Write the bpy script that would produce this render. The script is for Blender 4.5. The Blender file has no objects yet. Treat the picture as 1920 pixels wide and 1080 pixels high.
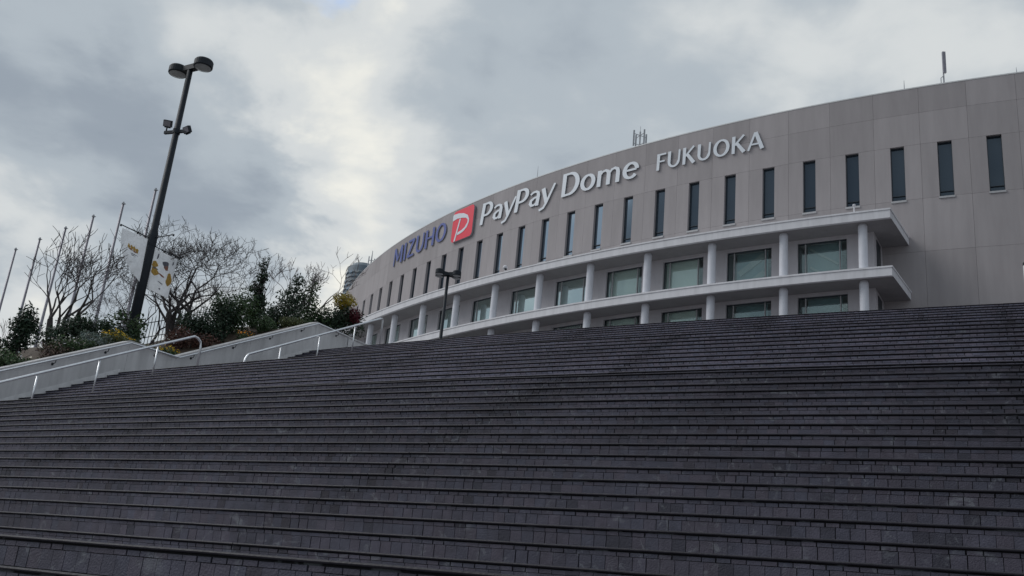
import bpy, math, random
import numpy as np
from mathutils import Vector, Matrix
R_ = math.radians
sc = bpy.context.scene
col = sc.collection

# ------------------------------------------------------------------ camera
EYE = 1.6
cam_d = bpy.data.cameras.new("camera"); cam = bpy.data.objects.new("camera", cam_d); col.objects.link(cam)
cam_d.sensor_width = 36.0; cam_d.lens = 36.0 * 1801.5 / 1920.0
cam_d.clip_start = 0.05; cam_d.clip_end = 6000
_p, _r = 0.3190, 0.0966
_F = Vector((0, math.cos(_p), math.sin(_p))); _U = Vector((0, -math.sin(_p), math.cos(_p))); _X = Vector((1, 0, 0))
_rt = math.cos(_r) * _X + math.sin(_r) * _U
_up = -math.sin(_r) * _X + math.cos(_r) * _U
cam.matrix_world = Matrix(((_rt.x, _up.x, -_F.x, 0), (_rt.y, _up.y, -_F.y, 0), (_rt.z, _up.z, -_F.z, EYE), (0, 0, 0, 1)))
sc.camera = cam

# ------------------------------------------------------------------ world (overcast sky) and veiled sun
SUN_AZ, SUN_EL = R_(-82), R_(42)
w = bpy.data.worlds.new("World"); sc.world = w; w.use_nodes = True
nt = w.node_tree; N = nt.nodes; L = nt.links
for n in list(N): N.remove(n)
def nd(t, **kw):
    n = N.new(t)
    for k, v in kw.items():
        if k.startswith('i_'): n.inputs[int(k[2:])].default_value = v
        else: setattr(n, k, v)
    return n
def mth(op, a, b=None, c=None, clamp=False):
    n = N.new('ShaderNodeMath'); n.operation = op; n.use_clamp = clamp
    for i, v in enumerate((a, b, c)):
        if v is None: continue
        if isinstance(v, (int, float)): n.inputs[i].default_value = v
        else: L.new(v, n.inputs[i])
    return n.outputs[0]
def vmth(op, a, b=None, s=None):
    n = N.new('ShaderNodeVectorMath'); n.operation = op
    for i, v in enumerate((a, b)):
        if v is None: continue
        if isinstance(v, (tuple, list)): n.inputs[i].default_value = v
        else: L.new(v, n.inputs[i])
    if s is not None: n.inputs['Scale'].default_value = s
    return n
def noise(vec, scale, detail=6, rough=.55, dist=0.0):
    n = N.new('ShaderNodeTexNoise'); L.new(vec, n.inputs['Vector'])
    n.inputs['Scale'].default_value = scale; n.inputs['Detail'].default_value = detail
    n.inputs['Roughness'].default_value = rough; n.inputs['Distortion'].default_value = dist
    return n
out = N.new('ShaderNodeOutputWorld'); bg = N.new('ShaderNodeBackground'); L.new(bg.outputs[0], out.inputs[0])
bg.inputs[1].default_value = 0.1
sky = N.new('ShaderNodeTexSky'); sky.sky_type = 'NISHITA'; sky.sun_disc = False
sky.sun_elevation = SUN_EL; sky.sun_rotation = SUN_AZ
tc = N.new('ShaderNodeTexCoord'); dirv = vmth('NORMALIZE', tc.outputs['Generated']).outputs[0]
sep = N.new('ShaderNodeSeparateXYZ'); L.new(dirv, sep.inputs[0])
zc = mth('ADD', mth('MAXIMUM', sep.outputs[2], 0.0), 0.22)
comb = N.new('ShaderNodeCombineXYZ')
L.new(mth('DIVIDE', sep.outputs[0], zc), comb.inputs[0]); L.new(mth('DIVIDE', sep.outputs[1], zc), comb.inputs[1])
pv = vmth('ADD', comb.outputs[0], (3.35, 1.2, 0.0)).outputs[0]
n1 = noise(pv, 1.25, 8, .50, .35).outputs[0]
n2 = noise(vmth('ADD', pv, (7.7, 2.1, 4.0)).outputs[0], 3.1, 7, .48, .3).outputs[0]
wn = noise(vmth('ADD', pv, (1.3, 9.2, 2.0)).outputs[0], 2.3, 6, .6, .2)
warp = vmth('SCALE', vmth('SUBTRACT', wn.outputs['Color'], (.5, .5, .5)).outputs[0], s=0.26).outputs[0]
dw = vmth('NORMALIZE', vmth('ADD', dirv, warp).outputs[0]).outputs[0]
def lobe(v, wdeg):
    v = Vector(v).normalized()
    d = vmth('DOT_PRODUCT', dw, tuple(v)).outputs['Value']
    n = 0.69 / (1 - math.cos(R_(wdeg)))
    return mth('POWER', mth('MAXIMUM', d, 0.0001), n)
# where the cloud sheet is thin (bright) and where it is thick
b = mth('MULTIPLY', mth('SUBTRACT', n1, .5), .80)
b = mth('ADD', b, mth('MULTIPLY', mth('SUBTRACT', n2, .5), .85))
n3 = noise(vmth('ADD', pv, (2.2, 5.4, 9.0)).outputs[0], 7.0, 6, .5, .4).outputs[0]
b = mth('ADD', b, mth('MULTIPLY', mth('SUBTRACT', n3, .5), .34))
b = mth('ADD', b, .51)
for v, wd, amt in (((-.155, .865, .478), 4.5, .20), ((-.407, .784, .469), 3, .20), ((-.105, .90, .425), 5, .16),
                   ((-.454, .866, .20), 8, .30), ((-.172, .938, .300), 4.5, .42), ((-.353, .845, .401), 7, -.13),
                   ((-.235, .89, .385), 5.5, -.10), ((-.33, .893, .30), 6, -.06), ((.16, .85, .50), 13, .11), ((.33, .80, .50), 12, -.08), ((-.215, .838, .502), 4.5, .24), ((-.145, .90, .41), 3.5, .16)):
    b = mth('ADD', b, mth('MULTIPLY', lobe(v, wd), amt))
ramp = N.new('ShaderNodeValToRGB'); L.new(b, ramp.inputs[0])
cr = ramp.color_ramp; cr.interpolation = 'EASE'
cr.elements[0].position = .12; cr.elements[0].color = (.235, .285, .345, 1)
cr.elements[1].position = 1.0; cr.elements[1].color = (.90, .89, .82, 1)
for p_, c_ in ((.36, (.315, .365, .425)), (.58, (.44, .495, .545)), (.80, (.66, .69, .70))):
    e = cr.elements.new(p_); e.color = (*c_, 1)
cl = vmth('SCALE', ramp.outputs[0], s=10.0).outputs[0]
gap = mth('MULTIPLY', lobe((-.207, .809, .552), 2.0), .85, clamp=True)
gap = mth('SUBTRACT', mth('MULTIPLY', gap, 1.6), .45, clamp=True)
mx = N.new('ShaderNodeMix'); mx.data_type = 'RGBA'; L.new(gap, mx.inputs[0]); L.new(cl, mx.inputs[6]); L.new(vmth('SCALE', sky.outputs[0], s=2.6).outputs[0], mx.inputs[7])
# below the horizon: plain ground-ish grey, it is never seen
L.new(mx.outputs[2], bg.inputs[0])

sun_d = bpy.data.lights.new("sun", 'SUN'); sun = bpy.data.objects.new("sun", sun_d); col.objects.link(sun)
sun_d.energy = 1.5; sun_d.angle = R_(35); sun_d.color = (1.0, .985, .97)
sdir = Vector((math.sin(SUN_AZ) * math.cos(SUN_EL), math.cos(SUN_AZ) * math.cos(SUN_EL), math.sin(SUN_EL)))
sun.rotation_euler = sdir.to_track_quat('Z', 'Y').to_euler()
sun.location = (-40, -10, 80)
vs = sc.view_settings
vs.view_transform = 'Standard'; vs.look = 'None'; vs.exposure = 0.0; vs.gamma = 1.0; vs.use_curve_mapping = False
sc.cycles.max_bounces = 6

# ------------------------------------------------------------------ materials
MATS = {}
def mat(name, c, rough=.8, var=.18, scale=6.0, bump=0.0, bscale=60.0, metal=0.0, spec=.4, c2=None, stretch=None, attr=False, trans=0.0):
    m = bpy.data.materials.new(name); m.use_nodes = True; t = m.node_tree; n = t.nodes; l = t.links
    bs = n['Principled BSDF']
    bs.inputs['Roughness'].default_value = rough; bs.inputs['Metallic'].default_value = metal
    bs.inputs['Specular IOR Level'].default_value = spec
    geo = n.new('ShaderNodeNewGeometry'); vec = geo.outputs['Position']
    if stretch:
        mp = n.new('ShaderNodeMapping'); mp.inputs['Scale'].default_value = stretch; l.new(vec, mp.inputs[0]); vec = mp.outputs[0]
    nz = n.new('ShaderNodeTexNoise'); nz.inputs['Scale'].default_value = scale; nz.inputs['Detail'].default_value = 7; nz.inputs['Roughness'].default_value = .62
    l.new(vec, nz.inputs['Vector'])
    rp = n.new('ShaderNodeValToRGB'); l.new(nz.outputs[0], rp.inputs[0])
    d = c2 if c2 else tuple(x * (1 - var) for x in c); u = c if c2 else tuple(min(1, x * (1 + var)) for x in c)
    rp.color_ramp.elements[0].position = .32; rp.color_ramp.elements[0].color = (*d, 1)
    rp.color_ramp.elements[1].position = .68; rp.color_ramp.elements[1].color = (*u, 1)
    o = rp.outputs[0]
    if attr:
        a = n.new('ShaderNodeAttribute'); a.attribute_name = 'tint'
        mm = n.new('ShaderNodeMix'); mm.data_type = 'RGBA'; mm.blend_type = 'MULTIPLY'; mm.inputs[0].default_value = 1
        l.new(o, mm.inputs[6]); l.new(a.outputs['Color'], mm.inputs[7]); o = mm.outputs[2]
    l.new(o, bs.inputs['Base Color'])
    if trans:
        tr = n.new('ShaderNodeBsdfTranslucent'); l.new(o, tr.inputs[0])
        ms = n.new('ShaderNodeMixShader'); ms.inputs[0].default_value = trans
        l.new(bs.outputs[0], ms.inputs[1]); l.new(tr.outputs[0], ms.inputs[2])
        l.new(ms.outputs[0], n['Material Output'].inputs[0])
    if bump:
        nb = n.new('ShaderNodeTexNoise'); nb.inputs['Scale'].default_value = bscale; nb.inputs['Detail'].default_value = 5
        l.new(geo.outputs['Position'], nb.inputs['Vector'])
        bp = n.new('ShaderNodeBump'); bp.inputs['Strength'].default_value = bump; bp.inputs['Distance'].default_value = .02
        l.new(nb.outputs[0], bp.inputs['Height']); l.new(bp.outputs[0], bs.inputs['Normal'])
    MATS[name] = m; return m

def brick_mat():
    m = mat('brick', (.074, .071, .096), rough=.66, var=.20, scale=9, bump=.35, bscale=90, attr=True, spec=.35)
    t = m.node_tree; n = t.nodes; l = t.links; bs = n['Principled BSDF']
    src = bs.inputs['Base Color'].links[0].from_socket
    geo = [x for x in n if x.type == 'NEW_GEOMETRY'][0]
    # broad weathering of the flights
    big = n.new('ShaderNodeTexNoise'); big.inputs['Scale'].default_value = .55; big.inputs['Detail'].default_value = 5
    l.new(geo.outputs['Position'], big.inputs['Vector'])
    mr = n.new('ShaderNodeMapRange'); mr.inputs[1].default_value = .3; mr.inputs[2].default_value = .7; mr.inputs[3].default_value = .70; mr.inputs[4].default_value = 1.28
    l.new(big.outputs[0], mr.inputs[0])
    mm = n.new('ShaderNodeMix'); mm.data_type = 'RGBA'; mm.blend_type = 'MULTIPLY'; mm.inputs[0].default_value = 1
    l.new(src, mm.inputs[6]); l.new(mr.outputs[0], mm.inputs[7])
    # lime bloom specks
    ef = n.new('ShaderNodeTexNoise'); ef.inputs['Scale'].default_value = 4.2; ef.inputs['Detail'].default_value = 8; ef.inputs['Roughness'].default_value = .66; ef.inputs['Distortion'].default_value = 1.6
    l.new(geo.outputs['Position'], ef.inputs['Vector'])
    er = n.new('ShaderNodeMapRange'); er.inputs[1].default_value = .58; er.inputs[2].default_value = .68; er.inputs[4].default_value = .60
    l.new(ef.outputs[0], er.inputs[0])
    m2 = n.new('ShaderNodeMix'); m2.data_type = 'RGBA'; l.new(er.outputs[0], m2.inputs[0]); l.new(mm.outputs[2], m2.inputs[6])
    m2.inputs[7].default_value = (.20, .21, .23, 1)
    l.new(m2.outputs[2], bs.inputs['Base Color'])
    return m
brick_mat()
mat('mortar', (.010, .010, .013), var=.3, scale=14, c2=(.008, .008, .010))
def pale_mortar():
    m = MATS['mortar']; n = m.node_tree.nodes; l = m.node_tree.links; bs = n['Principled BSDF']; src = bs.inputs['Base Color'].links[0].from_socket
    geo = [x for x in n if x.type == 'NEW_GEOMETRY'][0]
    z = n.new('ShaderNodeTexNoise'); z.inputs['Scale'].default_value = 4.5; z.inputs['Detail'].default_value = 4; l.new(geo.outputs['Position'], z.inputs['Vector'])
    r = n.new('ShaderNodeMapRange'); r.inputs[1].default_value = .57; r.inputs[2].default_value = .62; l.new(z.outputs[0], r.inputs[0])
    x = n.new('ShaderNodeMix'); x.data_type = 'RGBA'; l.new(r.outputs[0], x.inputs[0]); l.new(src, x.inputs[6]); x.inputs[7].default_value = (.11, .118, .128, 1); l.new(x.outputs[2], bs.inputs['Base Color'])
pale_mortar()
mat('nosing', (.024, .022, .029), rough=.50, var=.3, scale=7, bump=.2, bscale=40, spec=.22, attr=False)
mat('paver', (.14, .13, .14), var=.25, scale=3, bump=.3)
mat('ground', (.20, .19, .185), var=.2, scale=.8, bump=.3)
mat('soil', (.085, .062, .045), var=.35, scale=5, bump=.6, bscale=20)
mat('wall_render', (.60, .59, .59), rough=.85, var=.17, scale=2.6, bump=.15, bscale=45, stretch=(1, 1, .22))
mat('skirting', (.72, .71, .71), rough=.8, var=.12, scale=4)
mat('coping', (.52, .51, .51), rough=.8, var=.15, scale=5, bump=.15)
mat('steel', (.80, .81, .83), rough=.40, metal=1.0, var=.08, scale=9)
mat('panel', (.350, .324, .328), rough=.86, var=.07, scale=1.5, bump=.10, bscale=30, stretch=(1, 1, .13), attr=True)
mat('joint', (.10, .095, .095), var=.1)
mat('window_frame', (.05, .06, .07), rough=.4, var=.1, metal=.3)
mat('sill', (.42, .42, .43), rough=.5, var=.1)
mat('white_paint', (.68, .675, .70), rough=.65, var=.09, scale=2.2, stretch=(1, 1, .15))
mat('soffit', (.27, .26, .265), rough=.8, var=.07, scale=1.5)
mat('column', (.70, .71, .76), rough=.55, var=.04, scale=2)
mat('gallery', (.52, .50, .52), rough=.8, var=.07, scale=1.4, stretch=(1, 1, .4))
mat('blind', (.88, .92, .88), rough=.6, var=.10, scale=.35)
mat('blind_dark', (.27, .39, .43), rough=.6, var=.12, scale=.5)
mat('interior', (.05, .065, .065), rough=.8, var=.2)
mat('interior_flight', (.42, .50, .50), rough=.6, var=.1)
mat('letter_white', (.72, .76, .81), rough=.4, var=.04)
mat('letter_side', (.26, .27, .29), rough=.5, var=.1)
mat('letter_blue', (.085, .110, .340), rough=.4, var=.06)
mat('logo_red', (.80, .025, .06), rough=.4, var=.05)
mat('lamp_metal', (.018, .023, .030), rough=.55, var=.2, metal=.0, spec=.25)
mat('lens', (.42, .45, .46), rough=.2, var=.1)
mat('pole_metal', (.27, .26, .29), rough=.45, var=.12, metal=.4)
mat('antenna', (.36, .37, .39), rough=.5, var=.15)
mat('cloth', (.84, .86, .88), rough=.85, var=.06, scale=4, trans=.62)
mat('print_gold', (.62, .40, .11), rough=.85, var=.3, scale=22, trans=.35)
mat('print_grey', (.19, .19, .22), rough=.85, var=.25, scale=22, trans=.3)
mat('print_rust', (.42, .20, .14), rough=.85, var=.3, scale=26, trans=.3)
mat('bark', (.075, .066, .066), rough=.9, var=.35, scale=18, bump=.5)
mat('bark_pale', (.26, .22, .21), rough=.9, var=.3, scale=18, bump=.4)
mat('bark_thin', (.095, .08, .085), rough=.9, var=.3, scale=18)
for nm, c in (('leaf_dark', (.028, .052, .032)), ('leaf_mid', (.055, .095, .042)), ('leaf_olive', (.10, .12, .05)),
              ('leaf_silver', (.17, .215, .20)), ('leaf_rust', (.11, .055, .045)), ('leaf_dry', (.20, .15, .13)),
              ('leaf_yellow', (.34, .27, .03)), ('leaf_red', (.12, .018, .03)), ('flower_yellow', (.75, .50, .03)),
              ('flower_white', (.72, .70, .70)), ('flower_orange', (.70, .28, .03))):
    mat(nm, c, rough=.6, var=.3, scale=9, attr=True, trans=.22, spec=.35)
mat('tower_wall', (.09, .12, .15), rough=.6, var=.15)
mat('tower_band', (.26, .30, .33), rough=.6, var=.1)
mat('roof_cap', (.62, .62, .62), rough=.6, var=.08)

def glass(name, tint, tr, rough=.03, gl=(.9, .95, 1)):
    m = bpy.data.materials.new(name); m.use_nodes = True; t = m.node_tree; n = t.nodes; l = t.links
    n.remove(n['Principled BSDF'])
    g = n.new('ShaderNodeBsdfGlossy'); g.inputs['Roughness'].default_value = rough; g.inputs['Color'].default_value = (*gl, 1)
    a = n.new('ShaderNodeBsdfTransparent'); a.inputs[0].default_value = (*tint, 1)
    lw = n.new('ShaderNodeFresnel'); lw.inputs[0].default_value = 1.5
    geo = n.new('ShaderNodeNewGeometry'); nz = n.new('ShaderNodeTexNoise'); nz.inputs['Scale'].default_value = .7
    l.new(geo.outputs['Position'], nz.inputs['Vector'])
    bp = n.new('ShaderNodeBump'); bp.inputs['Strength'].default_value = .06; l.new(nz.outputs[0], bp.inputs['Height']); l.new(bp.outputs[0], g.inputs['Normal'])
    ad = n.new('ShaderNodeMath'); ad.operation = 'MULTIPLY_ADD'; ad.inputs[1].default_value = 1.0; ad.inputs[2].default_value = tr; ad.use_clamp = True
    l.new(lw.outputs[0], ad.inputs[0])
    ms = n.new('ShaderNodeMixShader'); l.new(ad.outputs[0], ms.inputs[0]); l.new(a.outputs[0], ms.inputs[1]); l.new(g.outputs[0], ms.inputs[2])
    l.new(ms.outputs[0], n['Material Output'].inputs[0]); MATS[name] = m; return m
glass('glass', (.92, .96, .945), .09, gl=(.75, .88, .88)); [x for x in MATS['glass'].node_tree.nodes if x.type == 'MATH'][0].inputs[1].default_value = .6
def dark_glass(name, c, f):
    glass(name, c, f, gl=(.48, .58, .68)); n = MATS[name].node_tree.nodes; l = MATS[name].node_tree.links
    d = n.new('ShaderNodeBsdfDiffuse'); d.inputs[0].default_value = (*c, 1)
    [x for x in n if x.type == 'MATH'][0].inputs[1].default_value = .70
    ms = [x for x in n if x.type == 'MIX_SHADER'][0]; l.new(d.outputs[0], ms.inputs[1])
dark_glass('glass_slot', (.030, .042, .056), .06)
dark_glass('tower_glass', (.05, .08, .11), .10)

# ------------------------------------------------------------------ mesh helpers
def tag(o, label=None, cat=None, group=None, kind=None):
    if label: o['label'] = label
    if cat: o['category'] = cat
    if group: o['group'] = group
    if kind: o['kind'] = kind
    return o
def empty(name, loc, label, cat, group=None):
    o = bpy.data.objects.new(name, None); o.location = loc; o.empty_display_size = .3; col.objects.link(o)
    return tag(o, label, cat, group)
def root_inv(p):
    m = Matrix.Identity(4); q = p
    while q: m = q.matrix_basis.inverted() @ (q.matrix_parent_inverse.inverted() @ Matrix.Identity(4) if False else Matrix.Identity(4)) @ Matrix.Identity(4) if False else m; q = q.parent
    return m
def put(o, parent):
    """parent without moving: all parents are unrotated empties or unrotated meshes placed in world space"""
    if parent is not None:
        o.parent = parent
        o.matrix_parent_inverse = WM[parent.name].inverted() if parent.name in WM else Matrix.Translation(-parent.location)
    WM[o.name] = o.matrix_basis.copy()
WM = {}
class MB:
    def __init__(s): s.v = []; s.f = []; s.mi = []; s.c = []; s.cur = 0; s.tint = None
    def add(s, vs, fs, tint=None):
        b = len(s.v); s.v += [tuple(p) for p in vs]; s.f += [tuple(i + b for i in f) for f in fs]; s.mi += [s.cur] * len(fs)
        s.c += [tint or (1, 1, 1)] * len(vs)
    def box(s, c, sz, ax=None, tint=None):
        c = Vector(c); a = ax or (Vector((1, 0, 0)), Vector((0, 1, 0)), Vector((0, 0, 1)))
        h = [x / 2 for x in sz]; vs = []
        for i in (-1, 1):
            for j in (-1, 1):
                for k in (-1, 1): vs.append(c + a[0] * h[0] * i + a[1] * h[1] * j + a[2] * h[2] * k)
        s.add(vs, [(0, 1, 3, 2), (4, 6, 7, 5), (0, 4, 5, 1), (2, 3, 7, 6), (0, 2, 6, 4), (1, 5, 7, 3)], tint)
    def tube(s, pts, rad, n=8, cap=True, tint=None):
        pts = [Vector(p) for p in pts]; m = len(pts)
        if not isinstance(rad, (list, tuple)): rad = [rad] * m
        vs = []; ref = None
        for i in range(m):
            t = (pts[min(i + 1, m - 1)] - pts[max(i - 1, 0)]).normalized()
            if ref is None or abs(ref.dot(t)) > .98: ref = Vector((0, 0, 1)) if abs(t.z) < .9 else Vector((1, 0, 0))
            a = t.cross(ref).normalized(); b = t.cross(a).normalized(); ref = -b if False else ref
            for k in range(n):
                g = 2 * math.pi * k / n; vs.append(pts[i] + (a * math.cos(g) + b * math.sin(g)) * rad[i])
        fs = []
        for i in range(m - 1):
            for k in range(n):
                k2 = (k + 1) % n; fs.append((i * n + k, i * n + k2, (i + 1) * n + k2, (i + 1) * n + k))
        if cap: fs.append(tuple(range(n - 1, -1, -1))); fs.append(tuple((m - 1) * n + k for k in range(n)))
        s.add(vs, fs, tint)
    def lathe(s, c, prof, n=16, tint=None):
        c = Vector(c); vs = []; fs = []; m = len(prof)
        for r, z in prof:
            for k in range(n): g = 2 * math.pi * k / n; vs.append(c + Vector((r * math.cos(g), r * math.sin(g), z)))
        for i in range(m - 1):
            for k in range(n):
                k2 = (k + 1) % n; fs.append((i * n + k, i * n + k2, (i + 1) * n + k2, (i + 1) * n + k))
        fs.append(tuple(range(n - 1, -1, -1))); fs.append(tuple((m - 1) * n + k for k in range(n)))
        s.add(vs, fs, tint)
    def arc(s, r0, r1, z0, z1, t0, t1, n, cx, cy, tint=None):
        """solid ring sector about (cx, cy)"""
        vs = []; fs = []
        for i in range(n + 1):
            t = t0 + (t1 - t0) * i / n; sn, cs = math.sin(t), math.cos(t)
            for r, z in ((r0, z0), (r1, z0), (r1, z1), (r0, z1)): vs.append((cx + r * sn, cy - r * cs, z))
        for i in range(n):
            for k in range(4):
                k2 = (k + 1) % 4; fs.append((i * 4 + k, i * 4 + k2, (i + 1) * 4 + k2, (i + 1) * 4 + k))
        fs.append((3, 2, 1, 0)); fs.append((n * 4, n * 4 + 1, n * 4 + 2, n * 4 + 3)); s.add(vs, fs, tint)
    def mesh(s, name, mats, smooth=False, tint=False):
        me = bpy.data.meshes.new(name); me.from_pydata(s.v, [], s.f)
        for m in (mats if isinstance(mats, (list, tuple)) else [mats]): me.materials.append(MATS[m])
        if any(s.mi): me.polygons.foreach_set('material_index', s.mi)
        if tint:
            a = me.color_attributes.new('tint', 'FLOAT_COLOR', 'POINT'); a.data.foreach_set('color', [x for c in s.c for x in (*c, 1)])
        if smooth: me.polygons.foreach_set('use_smooth', [True] * len(me.polygons))
        me.update(); return me
    def build(s, name, mats, parent=None, smooth=False, tint=False):
        o = bpy.data.objects.new(name, s.mesh(name, mats, smooth, tint)); col.objects.link(o); put(o, parent); return o
def inst(name, me, mw, parent):
    o = bpy.data.objects.new(name, me); o.matrix_basis = mw; col.objects.link(o); put(o, parent); return o

def smooth_tube(o):
    pass

# ------------------------------------------------------------------ plan
CX, CY, RD = 80.2314, 150.6048, 106.0
def pol(r, t, z): return Vector((CX + r * math.sin(t), CY - r * math.cos(t), z))
T_, RI = .33, .1643
r0, hz0 = 164.52, .2876 + EYE
LA, LB = 1.09, 2.37
steps = []                                   # (radius of nosing, height of tread)
rC = 166.95
for j in range(10, -1, -1): steps.append((rC + T_ * j, hz0 - RI * (j + 1)))
for k in range(18): steps.append((r0 - k * T_, hz0 + k * RI))
rA, hA = steps[-1]
for k in range(12): steps.append((rA - LA - k * T_, hA + (k + 1) * RI))
rB, hB = steps[-1]
for k in range(16): steps.append((rB - LB - k * T_, hB + (k + 1) * RI))
rT, hT = steps[-1]
ZG = steps[0][1] - RI
# side wall: a straight line on plan, heading 30.4 degrees
WAZ = R_(30.4); WD = Vector((math.sin(WAZ), math.cos(WAZ), 0)); WL = Vector((-WD.y, WD.x, 0))
PB = Vector((CX + 154.19 * math.sin(-.6287), CY - 154.19 * math.cos(.6287), 0))
def wp(s, t, z): return PB + WD * s + WL * t + Vector((0, 0, z))
def wall_theta(r, t=0.0):
    lo, hi = -30.0, 30.0
    for _ in range(50):
        m = (lo + hi) / 2; p = wp(m, t, 0)
        if math.hypot(p.x - CX, p.y - CY) > r: lo = m
        else: hi = m
    p = wp(lo, t, 0); return math.atan2(p.x - CX, CY - p.y)
THR = -.395

# ------------------------------------------------------------------ ground, stairs, plaza
rng = random.Random(4)
g = MB(); g.add([(-3000, -3000, ZG), (3000, -3000, ZG), (3000, 3000, ZG), (-3000, 3000, ZG)], [(0, 1, 2, 3)])
tag(g.build('ground', 'ground'), kind='structure')
pz = MB()
NT = 60
tl0 = wall_theta(rT, .18); a0 = [tl0 + (-.30 - tl0) * i / NT for i in range(NT + 1)]
ringv = [pol(rT - .33, t, hT) for t in a0]; inner = [pol(RD - 4, -1.45 + (-.10 + 1.45) * i / NT, hT) for i in range(NT + 1)]
pz.add(ringv + inner, [(i, i + 1, NT + 2 + i, NT + 1 + i) for i in range(NT)])
plaza = pz.build('plaza', 'paver'); tag(plaza, kind='structure')

st = MB()
NA = 90
for i, (r, h) in enumerate(steps):
    lo = ZG if i == 0 else steps[i - 1][1]
    rn = steps[i + 1][0] if i + 1 < len(steps) else r - .34
    tl = wall_theta(r, .15); tl2 = wall_theta(rn, .15)
    vs = []; fs = []
    for k in range(NA + 1):
        u = k / NA
        ta = tl + (THR - tl) * u; tb = tl2 + (THR - tl2) * u
        rr = r - .014
        vs += [pol(rr, ta, lo - .004), pol(rr, ta, h - .003), pol(rn - .014, tb, h - .003)]
    for k in range(NA):
        q = k * 3; fs += [(q, q + 3, q + 4, q + 1), (q + 1, q + 4, q + 5, q + 2)]
    b0 = len(st.v); st.add(vs, fs)
    for k in range(NA): st.mi[-2 * NA + 2 * k + 1] = 1
stair = st.build('staircase', ['mortar', 'paver']); tag(stair, kind='structure')

# expansion joints every 5.7 m along the flights
JT = [-.5238 + .0356 * k for k in range(-4, 5)]
BW = .1
Rm = np.array([[_rt.x, _rt.y, _rt.z], [_up.x, _up.y, _up.z], [_F.x, _F.y, _F.z]])
bricks = []                                  # r, theta, zc, width, height, course
for i, (r, h) in enumerate(steps):
    lo = ZG if i == 0 else steps[i - 1][1]
    tl = wall_theta(r, .0); n = int((THR - tl) * r / BW)
    depth = max(2.5, 171 - r)
    for course in (0, 1):
        z1, z0 = (h - .0275, h - .054) if course == 0 else (h - .0575, lo + .002)
        off = rng.random() * BW
        t = tl + off / r
        for k in range(n):
            x = CX + r * math.sin(t); y = CY - r * math.cos(t)
            # keep what lies ahead of the viewpoint, with a generous margin
            if y > 1.0 and -1.15 * y - 3 < x < .92 * y + 3 and t < THR - .001:
                bricks.append((r, t, (z0 + z1) / 2, BW, z1 - z0, course, i))
            t += BW / r
B = np.array([b_[:6] for b_ in bricks])
X = np.stack([CX + B[:, 0] * np.sin(B[:, 1]), CY - B[:, 0] * np.cos(B[:, 1]), B[:, 2] - EYE], 1) @ Rm.T
px = X[:, 0] / X[:, 2] * 1801.5 + 960; py = 540 - X[:, 1] / X[:, 2] * 1801.5
infr = (px > -20) & (px < 1940) & (py < 1085) & (B[:, 5] == 1) & (X[:, 2] > .5)
idx = np.where(infr)[0]; idx = idx[np.argsort(X[idx, 2])][:300]
single = set(idx.tolist())
nrng = np.random.default_rng(7)
def brick_tint(rg):
    u = rg.random(); s = .93 + .14 * rg.random()
    if u < .05: s *= .66
    elif u > .97: s *= 1.15
    wv = rg.random() * .14 - .05
    return (s * (1 + wv), s, s * (1 - wv * .4))
variants = []
for k in range(14):
    m = MB(); tn = brick_tint(rng); wj = BW - rng.choice([.001, .001, .002, .003, .004, .005, .007, .009]); hh = .1043
    m.box((0, 0, 0), (wj, .030, hh), tint=tn); variants.append(m.mesh('brick', 'brick', tint=True))
sm = MB()
BF = [(0, 1, 3, 2), (4, 6, 7, 5), (0, 4, 5, 1), (2, 3, 7, 6), (0, 2, 6, 4), (1, 5, 7, 3)]
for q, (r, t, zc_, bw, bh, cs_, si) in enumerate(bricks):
    near_joint = min(abs(t - j) for j in JT) * r < .05
    dz = rng.uniform(-.0008, .0008); dr = rng.uniform(-.0016, .0016); ang = rng.uniform(-.008, .008)
    rr = r - (.0165 if cs_ else .0175) + dr
    if q in single:
        mw = Matrix.Translation(pol(rr, t, zc_ + dz)) @ Matrix.Rotation(t + ang, 4, 'Z')
        inst('brick', variants[rng.randrange(14)], mw, stair); continue
    wj = bw - (rng.choice([.0006, .0006, .001, .0015, .002, .003, .004, .006, .009]) if cs_ else rng.choice([.001, .004, .006, .008, .010, .012])) - (.008 if near_joint else 0)
    c = pol(rr, t, zc_ + dz); a = Vector((math.cos(t + ang), math.sin(t + ang), 0)); o_ = Vector((math.sin(t + ang), -math.cos(t + ang), 0))
    tn = brick_tint(rng)
    if si > 28: tn = tuple(x * 1.85 for x in tn)          # bricks of the upper two flights are tinted paler
    dj = min(abs(t - j) for j in JT) * r                      # soot runs down beside the expansion joints
    if dj < .40: kf = 1 - (.62 * (1 - dj / .40)) * rng.uniform(.3, 1.0); tn = tuple(x * kf for x in tn)
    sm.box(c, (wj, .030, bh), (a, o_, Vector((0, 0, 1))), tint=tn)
so = sm.build('brick_courses', 'brick', stair, tint=True); so['kind'] = 'stuff'
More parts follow.
